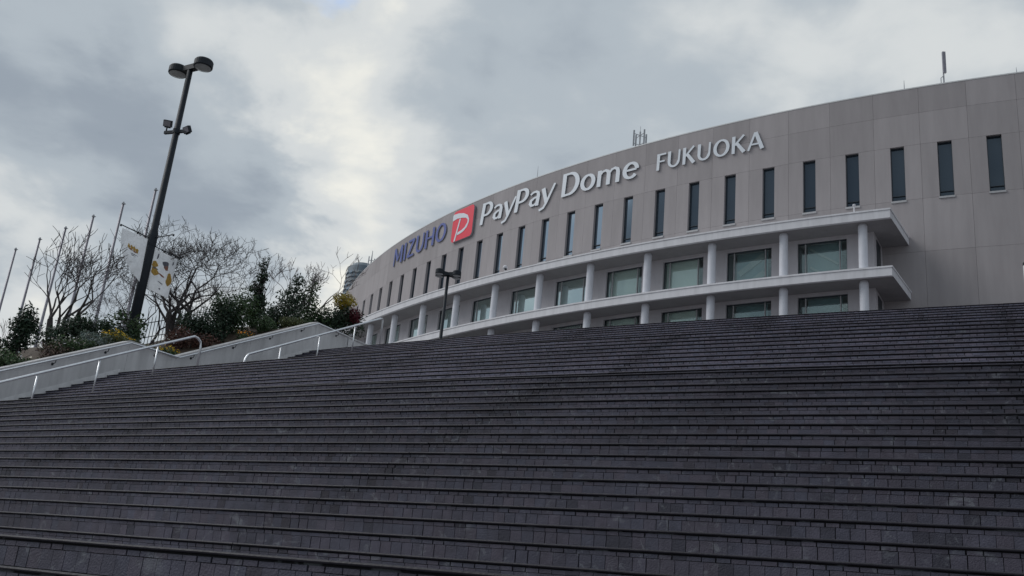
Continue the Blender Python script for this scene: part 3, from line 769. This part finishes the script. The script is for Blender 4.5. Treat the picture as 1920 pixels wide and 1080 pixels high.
lamp1 = street_lamp(tuple(LP), 17.82, 'tall dark street lamp with two drum heads, floodlights and banner arms in the planting', (120.4, 300.4), .315, .60, .115)
m = MB(); m.tube([(LP.x, LP.y, 11.35), (LP.x, LP.y, 11.70)], .155, 14); m.build('collar', 'lamp_metal', lamp1)
for z in (11.25, 10.75):
    m = MB(); m.tube([(LP.x, LP.y, z), (LP.x, LP.y, z + .02)], .142, 14); m.build('clamp_band', 'steel', lamp1)
P2 = Vector((LP.x, LP.y, 0))
for d, ln, z in ((-WD, 1.22, 11.58), (WD, 1.22, 11.40), (-WL, .95, 11.62)):
    m = MB(); e = P2 + d * ln; m.tube([(LP.x, LP.y, z), (e.x, e.y, z + (.02 if d != WD else -.02))], .017, 8); m.lathe((e.x, e.y, z - .03), [(.03, 0), (.03, .06)], 8); m.build('banner_arm', 'lamp_metal', lamp1)
for sgn, zz in ((-1, 15.62), (1, 15.32)):
    d = Vector((math.sin(R_(110)), math.cos(R_(110)), 0)) * sgn; c = Vector((LP.x, LP.y, 15.40)); e = c + d * .42
    m = MB(); m.box(c + d * .24, (.46, .08, .10), (d.normalized(), d.cross(Vector((0, 0, 1))).normalized(), Vector((0, 0, 1)))); m.tube([e, e + Vector((0, 0, zz - 15.40 + .05))], .025, 6); m.build('floodlight_arm', 'lamp_metal', lamp1)
    hc = e + Vector((0, 0, zz - 15.40 + .12)); ax = (d.normalized() * .9 + Vector((0, -.3, .1))).normalized(); up = Vector((0, -.5, .86)).normalized(); sd = ax.cross(up).normalized(); up = sd.cross(ax)
    m = MB(); m.box(hc, (.27, .12, .22), (ax, sd, up)); m.box(hc - up * .13, (.20, .05, .03), (ax, sd, up)); fo = m.build('floodlight', 'lamp_metal', lamp1)
    m = MB(); m.box(hc + sd * .064, (.23, .006, .18), (ax, sd, up)); m.box(hc - sd * .064, (.23, .006, .18), (ax, sd, up)); m.build('lens', 'pole_metal', fo)
m = MB(); m.tube([(LP.x, LP.y, 15.32), (LP.x, LP.y, 15.48)], .125, 14); m.build('clamp_band', 'lamp_metal', lamp1)
lamp2 = street_lamp((-3.55, 49.87, hT), 18.52, 'dark street lamp with four drum heads on the plaza in front of the stadium', (62, 112, 242, 292), .235, .52, .10)

# banners
def banner(name, d, z, w0, w1, hgt, curl, label, prints):
    def S(u, v):
        # u across from pole side to outer end, v downwards
        x = w0 + (w1 - w0) * u; yy = .06 * math.sin(3.0 * u + 2.2 * v) * v + curl[1] * u * v * v
        x2 = x - curl[0] * u * v * v
        p = P2 + d * x2 - WL * yy; return Vector((p.x, p.y, z - hgt * v * (1 - curl[2] * u * v)))
    r = empty(name, S(0, 0), label, 'banner', 'banners hung from the tall lamp')
    m = MB(); n, k = 10, 14; nd_ = Vector((-d.y, d.x, 0)).normalized() * .004
    for side in (0, 1):
        base = len(m.v)
        for j in range(k + 1):
            for i in range(n + 1): m.v.append(tuple(S(i / n, j / k) + nd_ * (side - .5))); m.c.append((1, 1, 1))
        for j in range(k):
            for i in range(n):
                q = base + j * (n + 1) + i; f_ = (q, q + 1, q + n + 2, q + n + 1); m.f.append(f_ if side else f_[::-1]); m.mi.append(0)
    m.build('cloth', 'cloth', r, smooth=True)
    for (uc, vc, ru, rv, rot, mt) in prints:
        m = MB()
        for side in (-1, 1):
            rings = []; base = len(m.v); n2 = 14
            pts = [(uc, vc)] + [(uc + ru * (1 + .25 * math.sin(3 * a + uc * 9)) * math.cos(a) * math.cos(rot) - rv * math.sin(a) * math.sin(rot), vc + ru * math.cos(a) * math.sin(rot) + rv * (1 + .2 * math.cos(2 * a + vc * 7)) * math.sin(a) * math.cos(rot)) for a in [2 * math.pi * q / n2 for q in range(n2)]]
            for u, v in pts: m.v.append(tuple(S(min(max(u, .02), .98), min(max(v, .02), .98)) + nd_ * 1.6 * side)); m.c.append((1, 1, 1))
            for q in range(n2):
                f_ = (base, base + 1 + q, base + 1 + (q + 1) % n2); m.f.append(f_ if side > 0 else f_[::-1]); m.mi.append(0)
        m.build('print', mt, r)
    return r
banner('banner', -WD, 11.52, .16, 1.15, 1.42, (.50, .10, .22), 'white banner with a small gold emblem hung on the stair side of the tall lamp',
       [(.34, .375, .060, .050, .3, 'print_gold'), (.46, .36, .050, .055, -.2, 'print_gold'), (.57, .35, .055, .050, .2, 'print_gold'), (.68, .34, .045, .050, 0, 'print_gold'), (.40, .42, .10, .014, .1, 'print_rust'), (.60, .40, .09, .014, -.1, 'print_rust'),
        (.46, .49, .16, .007, .0, 'print_grey'), (.50, .525, .10, .006, .0, 'print_grey')])
banner('banner', WD, 11.32, .16, 1.12, 1.32, (-.04, -.05, .0), 'white banner with scattered gold and grey printing hung beside the broad bare tree',
       [(.13, .36, .12, .075, 0, 'print_gold'), (.84, .58, .13, .14, 0, 'print_gold'), (.17, .53, .16, .09, .1, 'print_gold'), (.58, .26, .14, .075, .2, 'print_grey'), (.62, .34, .10, .05, .2, 'print_rust'),
        (.16, .45, .12, .022, .1, 'print_grey'), (.48, .56, .16, .018, .15, 'print_rust'), (.52, .74, .13, .012, .1, 'print_grey'), (.86, .16, .025, .05, 0, 'print_grey'), (.2, .14, .03, .09, .2, 'print_grey'), (.55, .88, .04, .02, 0, 'print_grey')])

# ------------------------------------------------------------------ flagpoles, posts, fence
fd = Vector((-11.35, 10.07)) / 6.0 * 1.13
names = ['bare grey flagpole next to the tall lamp, first of the row behind the planting', 'bare grey flagpole second from the tall lamp', 'bare grey flagpole third from the tall lamp', 'bare grey flagpole fourth from the tall lamp',
         'bare grey flagpole fifth from the tall lamp', 'bare grey flagpole sixth from the tall lamp', 'bare grey flagpole seventh from the tall lamp, last of the row']
for i in range(7):
    x, y = -16.62 + fd.x * i, 40.74 + fd.y * i; zt_ = 18.05 - .09 * i; zb_ = 6.4
    r = empty('flagpole', (x, y, zb_), names[i], 'flagpole', 'row of flagpoles behind the planting')
    m = MB(); m.tube([(x, y, zb_), (x, y, zb_ + 5), (x, y, zt_)], [.085, .075, .052], 10); m.build('pole', 'pole_metal', r, smooth=True)
    m = MB(); m.lathe((x, y, zt_), [(.045, 0), (.075, .02), (.075, .07), (.04, .09), (.04, .13), (.01, .15)], 10); m.tube([(x, y, zt_ + .04), (x + .12, y, zt_ + .04)], .02, 6); m.build('truck', 'antenna', r)
    m = MB(); m.tube([(x + .07, y - .03, zb_ + 1), (x + .06, y - .03, zt_)], .008, 4); m.build('halyard', 'pole_metal', r)
    m = MB(); m.lathe((x, y, zb_ - .5), [(.2, 0), (.2, .6), (.12, .7)], 12); m.build('foot', 'pole_metal', r)
    m = MB()
deckm = MB(); deckm.box((-24, 46, 6.15), (34, 20, .5)); tag(deckm.build('terrace', 'ground'), kind='structure')
r = empty('plaza_post', (11.62, 20.70, hT), 'white steel post at the top edge of the stairs', 'post')
pp = pol(rT - .30, -.4846, hT)
r.location = pp
m = MB(); m.tube([pp, pp + Vector((0, 0, 1.0))], .045, 10); m.build('shaft', 'white_paint', r)
m = MB(); m.lathe(pp + Vector((0, 0, 1.0)), [(.05, 0), (.05, .06), (.02, .1)], 10); m.build('cap', 'lamp_metal', r)
fe = empty('picket_fence', wp(3.2, 3.6, bed(3.2, 3.6)), 'low dark metal picket fence among the shrubs behind the side wall', 'fence')
for z in (.28, .78):
    m = MB(); m.tube([wp(2.4, 3.7, bed(2.4, 3.7) + z + .1), wp(6.2, 3.5, bed(6.2, 3.5) + z + .1)], .016, 6); m.build('rail', 'lamp_metal', fe)
for k in range(30):
    s = 2.45 + k * .128; b0 = bed(s, 3.6); m = MB(); m.tube([wp(s, 3.6, b0 - .05), wp(s, 3.6, b0 + 1.02), wp(s, 3.6, b0 + 1.10)], [.012, .012, .003], 5); m.build('picket', 'lamp_metal', fe)

# ------------------------------------------------------------------ far tower
def tower():
    c = Vector((-115.0, 700.0, ZG)); r = empty('glass_tower', c, 'distant blue grey glass tower partly hidden by the stadium', 'tower')
    H = 236.0
    def rad(z): return 15.5 if z < 150 else 15.5 - (z - 150) / 86 * 3.2
    m = MB(); m.lathe(c, [(rad(z) - .6, z) for z in (0, 150, 170, 190, 215, H)], 28); m.build('wall', 'tower_wall', r, smooth=True)
    for k in range(34):
        z = 118 + k * 3.4; m = MB(); m.lathe(c + Vector((0, 0, z)), [(rad(z), 0), (rad(z), 1.0)], 28); m.build('floor_band', 'tower_band', r)
    for k in range(27):
        z = 140 + k * 3.4
        for a in range(14):
            g_ = 2 * math.pi * (a + .5 * (k % 2)) / 14
            if math.sin(g_) > .3: continue
            R2 = rad(z) - .35; m = MB(); cc = c + Vector((R2 * math.cos(g_), R2 * math.sin(g_), z + 2.1)); ax = Vector((-math.sin(g_), math.cos(g_), 0))
            m.box(cc, (2.6, .4, 1.7), (ax, Vector((math.cos(g_), math.sin(g_), 0)), Vector((0, 0, 1)))); m.build('window', 'tower_glass' if (a + k) % 3 else 'lens', r)
    m = MB(); m.tube([c + Vector((6, -6, H)), c + Vector((6, -6, H + 14))], [.8, .2], 6); m.tube([c + Vector((9, -4, H - 2)), c + Vector((9, -4, H + 7))], .7, 6); m.build('mast', 'antenna', r)
    m = MB(); m.lathe(c + Vector((0, 0, H)), [(9.5, 0), (8.6, 3.0), (3, 3.4)], 20); m.build('crown', 'tower_band', r)
tower()

# ------------------------------------------------------------------ plants
def leaves(m, blobs, n, size, rg, up=.25, dark=.55):
    tot = sum(b_[3] * b_[4] * b_[5] for b_ in blobs)
    for (x, y, z, rx, ry, rz) in blobs:
        k = max(10, int(n * rx * ry * rz / tot))
        for _ in range(k):
            d = Vector((rg.gauss(0, 1), rg.gauss(0, 1), rg.gauss(0, 1))).normalized(); q = rg.random() ** .45
            q *= 1 + .14 * math.sin(5 * d.x + 3 * d.z + x * 7) + .10 * math.sin(9 * d.y + 4 * d.x)
            p = Vector((x + d.x * rx * q, y + d.y * ry * q, z + d.z * rz * q))
            nrm = (d * .6 + Vector((rg.uniform(-1, 1), rg.uniform(-1, 1), rg.uniform(-.3, 1) + up))).normalized()
            a = nrm.cross(Vector((rg.uniform(-1, 1), rg.uniform(-1, 1), rg.uniform(-1, 1)))).normalized(); b_ = nrm.cross(a)
            s = size * rg.uniform(.6, 1.3); l_ = s * rg.uniform(.9, 1.6)
            t = rg.uniform(.6, 1.45); tn = (t * rg.uniform(.9, 1.15), t, t * rg.uniform(.8, 1.1))
            m.add([p - a * l_ * .5, p + b_ * s * .32, p + a * l_ * .5, p - b_ * s * .32], [(0, 1, 2, 3)], tn)
def shrub(name, pos, blobs, mt, label, cat='shrub', n=1400, size=.075, seed=1, stem='bark', extra=(), group=None, k=1.22):
    blobs = [tuple(x * k for x in b_) for b_ in blobs]; n = int(n * k * k); extra = [([tuple(x * k for x in b_) for b_ in e[0]], e[1], int(e[2] * k * k), e[3], e[4]) for e in extra]
    rg = random.Random(seed); r = empty(name, pos, label, cat, group); P = Vector(pos)
    m = MB(); leaves(m, [(P.x + b_[0], P.y + b_[1], P.z + b_[2], *b_[3:]) for b_ in blobs], n, size, rg); m.build('crown', mt, r, tint=True)
    m = MB()
    for b_ in blobs:
        e = P + Vector((b_[0], b_[1], b_[2] + b_[5] * .4)); mid = P + Vector((b_[0] * .4 + rg.uniform(-.05, .05), b_[1] * .4, b_[2] * .5))
        m.tube([P - Vector((0, 0, .15)), mid, e], [.035, .024, .008], 6)
        for _ in range(3):
            f_ = e + Vector((rg.uniform(-1, 1) * b_[3] * .7, rg.uniform(-1, 1) * b_[4] * .7, rg.uniform(-.2, .9) * b_[5] * .7)); m.tube([mid, f_], [.014, .005], 5)
    m.build('trunk', stem, r)
    for (bl, mt2, nn, sz, nm) in extra:
        m = MB(); leaves(m, [(P.x + b_[0], P.y + b_[1], P.z + b_[2], *b_[3:]) for b_ in bl], nn, sz, rg); fo_ = m.build(nm, mt2, r, tint=True); fo_['kind'] = 'stuff'
    return r
def at(s, t, dz=0): return tuple(wp(s, t, bed(s, t) + dz))
# leafy small tree at the lower end of the bed
shrub('small_tree', at(-2.0, 1.6, -.05), [(0, 0, .85, .36, .36, .50), (.05, 0, 1.30, .26, .26, .34), (-.08, .05, .55, .28, .28, .28), (.1, 0, 1.05, .34, .34, .35)], 'leaf_dark', 'small round-headed evergreen tree with glossy dark leaves at the lower end of the bed', 'tree', 1700, .085, 3, k=1.0)
shrub('shrub', at(-2.7, .85, -.05), [(0, 0, .14, .55, .5, .28), (-.5, -.3, .10, .5, .4, .22), (.4, .5, .12, .4, .4, .25)], 'leaf_mid', 'low spreading green ground shrub below the round-headed evergreen', n=1600, size=.07, seed=4, extra=([[(0, 0, .3, .6, .5, .12)], 'flower_white', 40, .06, 'flowers'],))
shrub('shrub', at(-1.35, 1.0, -.05), [(0, 0, .22, .4, .45, .26), (.3, .4, .2, .35, .35, .25)], 'leaf_dry', 'low dry pinkish brown shrub beside the round-headed evergreen', n=900, size=.06, seed=5, extra=([[(0, 0, .35, .45, .45, .12)], 'flower_white', 35, .05, 'flowers'],))
shrub('shrub', at(-2.35, 1.9, -.1), [(0, 0, .35, .4, .4, .35)], 'leaf_dark', 'dark shrub at the foot of the round-headed evergreen', n=800, size=.08, seed=6)
shrub('shrub', at(-.55, 1.7, -.1), [(0, 0, .45, .38, .42, .42), (.1, .2, .75, .25, .3, .28), (-.2, -.2, .25, .4, .4, .3)], 'leaf_dark', 'upright dark green shrub between the dry brown shrub and the silver mound', n=1500, size=.09, seed=7)
shrub('shrub', at(-.72, .75, -.05), [(0, 0, .18, .34, .4, .2), (-.28, -.35, .12, .3, .3, .18)], 'leaf_mid', 'low green shrub dotted with white flowers at the wall edge', n=900, size=.06, seed=8, extra=([[(-.2, -.25, .26, .4, .4, .12)], 'flower_white', 60, .05, 'flowers'],))
shrub('shrub', at(-.30, .95, -.05), [(0, 0, .22, .42, .42, .22), (.3, .35, .18, .3, .3, .18)], 'leaf_silver', 'silvery green rounded mound shrub near the wall edge', n=1500, size=.05, seed=9)
shrub('shrub', at(.35, 2.0, -.1), [(0, 0, .42, .5, .5, .4), (.5, .4, .4, .4, .4, .35)], 'leaf_dark', 'dense dark shrub round the feet of the many-stemmed bare tree', n=1800, size=.075, seed=10)
shrub('shrub', at(1.15, 1.9, -.1), [(0, 0, .5, .34, .34, .45), (-.3, 0, .85, .25, .25, .3), (.3, .2, .9, .28, .28, .35), (0, 0, 1.15, .2, .2, .2)], 'leaf_mid', 'loose leafy shrub beside the foot of the tall lamp', n=900, size=.10, seed=11)
shrub('shrub', at(.25, .8, -.05), [(0, 0, .14, .3, .35, .16)], 'leaf_olive', 'low plant covered in yellow flowers on the stretch of wall before the landing', n=500, size=.06, seed=12, extra=([[(0, .05, .24, .34, .4, .12)], 'flower_yellow', 110, .055, 'flowers'],))
shrub('shrub', at(.95, 1.1, -.05), [(0, 0, .18, .38, .45, .22), (.3, .4, .16, .35, .35, .2)], 'leaf_olive', 'olive green grassy mound at the peak of the wall', n=1400, size=.07, seed=13)
shrub('shrub', at(1.75, 1.3, -.05), [(0, 0, .2, .4, .4, .24)], 'leaf_dark', 'dark low mound on the level stretch of wall', n=900, size=.065, seed=14)
shrub('shrub', at(2.2, .8, -.05), [(0, 0, .14, .3, .35, .16)], 'leaf_mid', 'low plant with yellow flowers beside the dip in the wall', n=500, size=.06, seed=15, extra=([[(0, 0, .25, .3, .35, .1)], 'flower_yellow', 80, .055, 'flowers'],))
shrub('shrub', at(3.0, 1.3, -.05), [(0, 0, .28, .45, .5, .3), (.45, .4, .3, .4, .4, .3)], 'leaf_rust', 'reddish brown leafy shrub past the dip in the wall', n=1500, size=.075, seed=16, extra=([[(-.3, -.4, .2, .4, .35, .2)], 'flower_white', 40, .05, 'flowers'],))
shrub('shrub', at(4.6, 1.9, -.1), [(0, 0, .45, .55, .6, .5), (.2, .3, .95, .4, .45, .45), (-.4, -.4, .4, .45, .45, .4)], 'leaf_dark', 'big dark evergreen bush just past the fine-twigged bare tree', n=2600, size=.085, seed=17)
shrub('shrub', at(5.7, 2.1, -.1), [(0, 0, .5, .6, .65, .55), (.1, .4, 1.05, .45, .45, .45), (-.3, -.3, .75, .4, .4, .4)], 'leaf_mid', 'big deep green bush at the middle of the upper bed', n=2600, size=.085, seed=18)
shrub('shrub', at(6.2, 1.1, -.05), [(0, 0, .24, .34, .4, .26)], 'leaf_mid', 'small rounded bright green shrub by the upper wall', n=1100, size=.06, seed=19)
shrub('shrub', at(5.1, .75, -.05), [(0, 0, .12, .3, .35, .14)], 'leaf_mid', 'low plant with orange flowers on the upper wall', n=400, size=.06, seed=20, extra=([[(0, 0, .22, .28, .34, .09)], 'flower_orange', 60, .055, 'flowers'],))
shrub('columnar_tree', at(7.0, 2.5, -.1), [(0, 0, .5, .30, .30, .35), (.05, 0, .95, .26, .26, .3), (-.06, 0, 1.35, .24, .24, .28), (.04, 0, 1.72, .2, .2, .24), (-.02, 0, 2.05, .14, .14, .2), (.1, .1, 2.3, .09, .09, .12)], 'leaf_dark', 'slim columnar evergreen tree with tiered leaf clusters', 'tree', 900, .11, 21)
shrub('shrub', at(7.6, 1.2, -.05), [(0, 0, .16, .45, .5, .18)], 'leaf_olive', 'pale yellow green low shrub at the top of the wall', n=1100, size=.06, seed=22)
shrub('shrub', at(8.7, 2.7, -.2), [(0, 0, .6, .6, .6, .6), (.1, .2, 1.3, .45, .5, .5), (.2, .2, 1.85, .25, .3, .32), (-.4, -.4, .5, .5, .5, .45)], 'leaf_dark', 'tall dark evergreen bush in front of the slim bare tree', n=2600, size=.09, seed=23)
shrub('shrub', at(10.0, 2.9, -.2), [(0, 0, .6, .55, .6, .6), (0, .1, 1.3, .4, .4, .5), (.1, .1, 1.85, .22, .22, .36), (.4, .3, .7, .5, .5, .5)], 'leaf_mid', 'peaked leafy evergreen bush next to the pale bare tree', n=1900, size=.10, seed=24)
shrub('shrub', at(11.2, 2.4, -.2), [(0, 0, .5, .6, .6, .55), (.5, .4, .6, .5, .5, .5), (-.3, -.3, .35, .5, .5, .4)], 'leaf_dark', 'low dark bush at the end of the bed under the yellow shrub', n=2000, size=.085, seed=25)
shrub('flowering_shrub', at(11.45, 2.3, -.1), [(0, 0, .55, .38, .38, .45)], 'leaf_dark', 'shrub with a bright yellow top and dark red side at the end of the bed', n=900, size=.08, seed=26,
      extra=([[(0, -.02, 1.12, .40, .40, .30)], 'leaf_yellow', 900, .075, 'yellow_top'], [[(.42, -.12, .62, .26, .26, .30)], 'leaf_red', 500, .075, 'red_foliage']))

def bare_tree(pos, label, seed, stems, h, spread, mt, r0_, depth=5, twig=.007, kink=.35, lean=(0, 0), ratio=.74):
    rg = random.Random(seed); P = Vector(pos); r = empty('bare_tree', P, label, 'tree', 'bare winter trees in the planting')
    trunk = MB(); crown = MB()
    def grow(p, d, ln, rad, lv):
        pts = [p]; rads = [rad]; q = p.copy(); dd = d.copy(); nseg = 3 if lv < 3 else 2
        for k in range(nseg):
            dd = (dd + Vector((rg.uniform(-1, 1), rg.uniform(-1, 1), rg.uniform(-.5, .8))) * kink * .45).normalized(); q = q + dd * ln / nseg; pts.append(q.copy()); rads.append(max(twig * .7, rad * (1 - .32 * (k + 1) / nseg)))
        (trunk if lv == 0 else crown).tube(pts, rads, 7 if lv < 2 else (5 if lv < 4 else 4))
        if lv >= depth: return
        for k in range(rg.choice([2, 2, 3]) if lv < depth - 1 else rg.choice([2, 3, 3])):
            pn = q if k < 2 else pts[-2]
            ax = Vector((rg.uniform(-1, 1), rg.uniform(-1, 1), rg.uniform(-.35, .7))).normalized()
            nd2 = (dd * .75 + ax * spread + Vector((0, 0, .12))).normalized()
            grow(pn, nd2, ln * rg.uniform(ratio - .12, ratio + .1), max(twig, rads[-1] * rg.uniform(.6, .78)), lv + 1)
    for k in range(stems):
        a = 2 * math.pi * k / max(1, stems) + rg.uniform(-.4, .4); o_ = Vector((math.cos(a), math.sin(a), 0)) * (.12 if stems > 1 else 0)
        d = Vector((math.cos(a) * .34 + lean[0], math.sin(a) * .34 + lean[1], 1)).normalized() if stems > 1 else Vector((lean[0], lean[1], 1)).normalized()
        grow(P + o_ - Vector((0, 0, .2)), d, h * rg.uniform(.36, .44), r0_ * rg.uniform(.8, 1.1), 0)
    trunk.build('trunk', mt, r); crown.build('crown', mt, r)
    return r
bare_tree(at(.35, 3.5), 'many-stemmed bare pollarded tree rising from the dark shrub before the tall lamp', 11, 5, 3.0, .66, 'bark', .078, 5, .0085, .42, ratio=.74)
bare_tree(at(4.3, 3.2), 'broad fine-twigged bare tree behind the picket fence', 23, 5, 3.15, .98, 'bark', .105, 7, .0062, .42, ratio=.78)
bare_tree(at(4.0, 4.3), 'second bare tree with a thin crown just behind the broad fine-twigged one', 37, 3, 2.5, .85, 'bark_thin', .055, 7, .005, .4, lean=(-.1, 0), ratio=.77)
bare_tree(at(8.8, 3.3), 'slim grey bare tree with upright twigs above the tall dark bush', 5, 2, 2.5, .62, 'bark_thin', .060, 6, .0055, .3)
bare_tree(at(10.7, 3.6), 'pale beige bare tree near the end of the bed beside the stadium', 8, 2, 2.7, .62, 'bark_pale', .060, 5, .008, .38)
bare_tree(at(-4.9, 3.4), 'spreading bare tree at the lower end of the bed, in front of the last flagpoles', 14, 3, 2.5, .75, 'bark_thin', .04, 6, .005, .4)
bare_tree(at(-1.0, 3.2, -.2), 'thin bare sapling cluster behind the dry brown shrub', 16, 5, 1.3, .4, 'bark_pale', .018, 3, .005, .3)
bare_tree(at(6.0, 3.6), 'thin leafless saplings between the broad bare tree and the columnar evergreen', 19, 5, 2.0, .42, 'bark_thin', .020, 4, .005, .3)
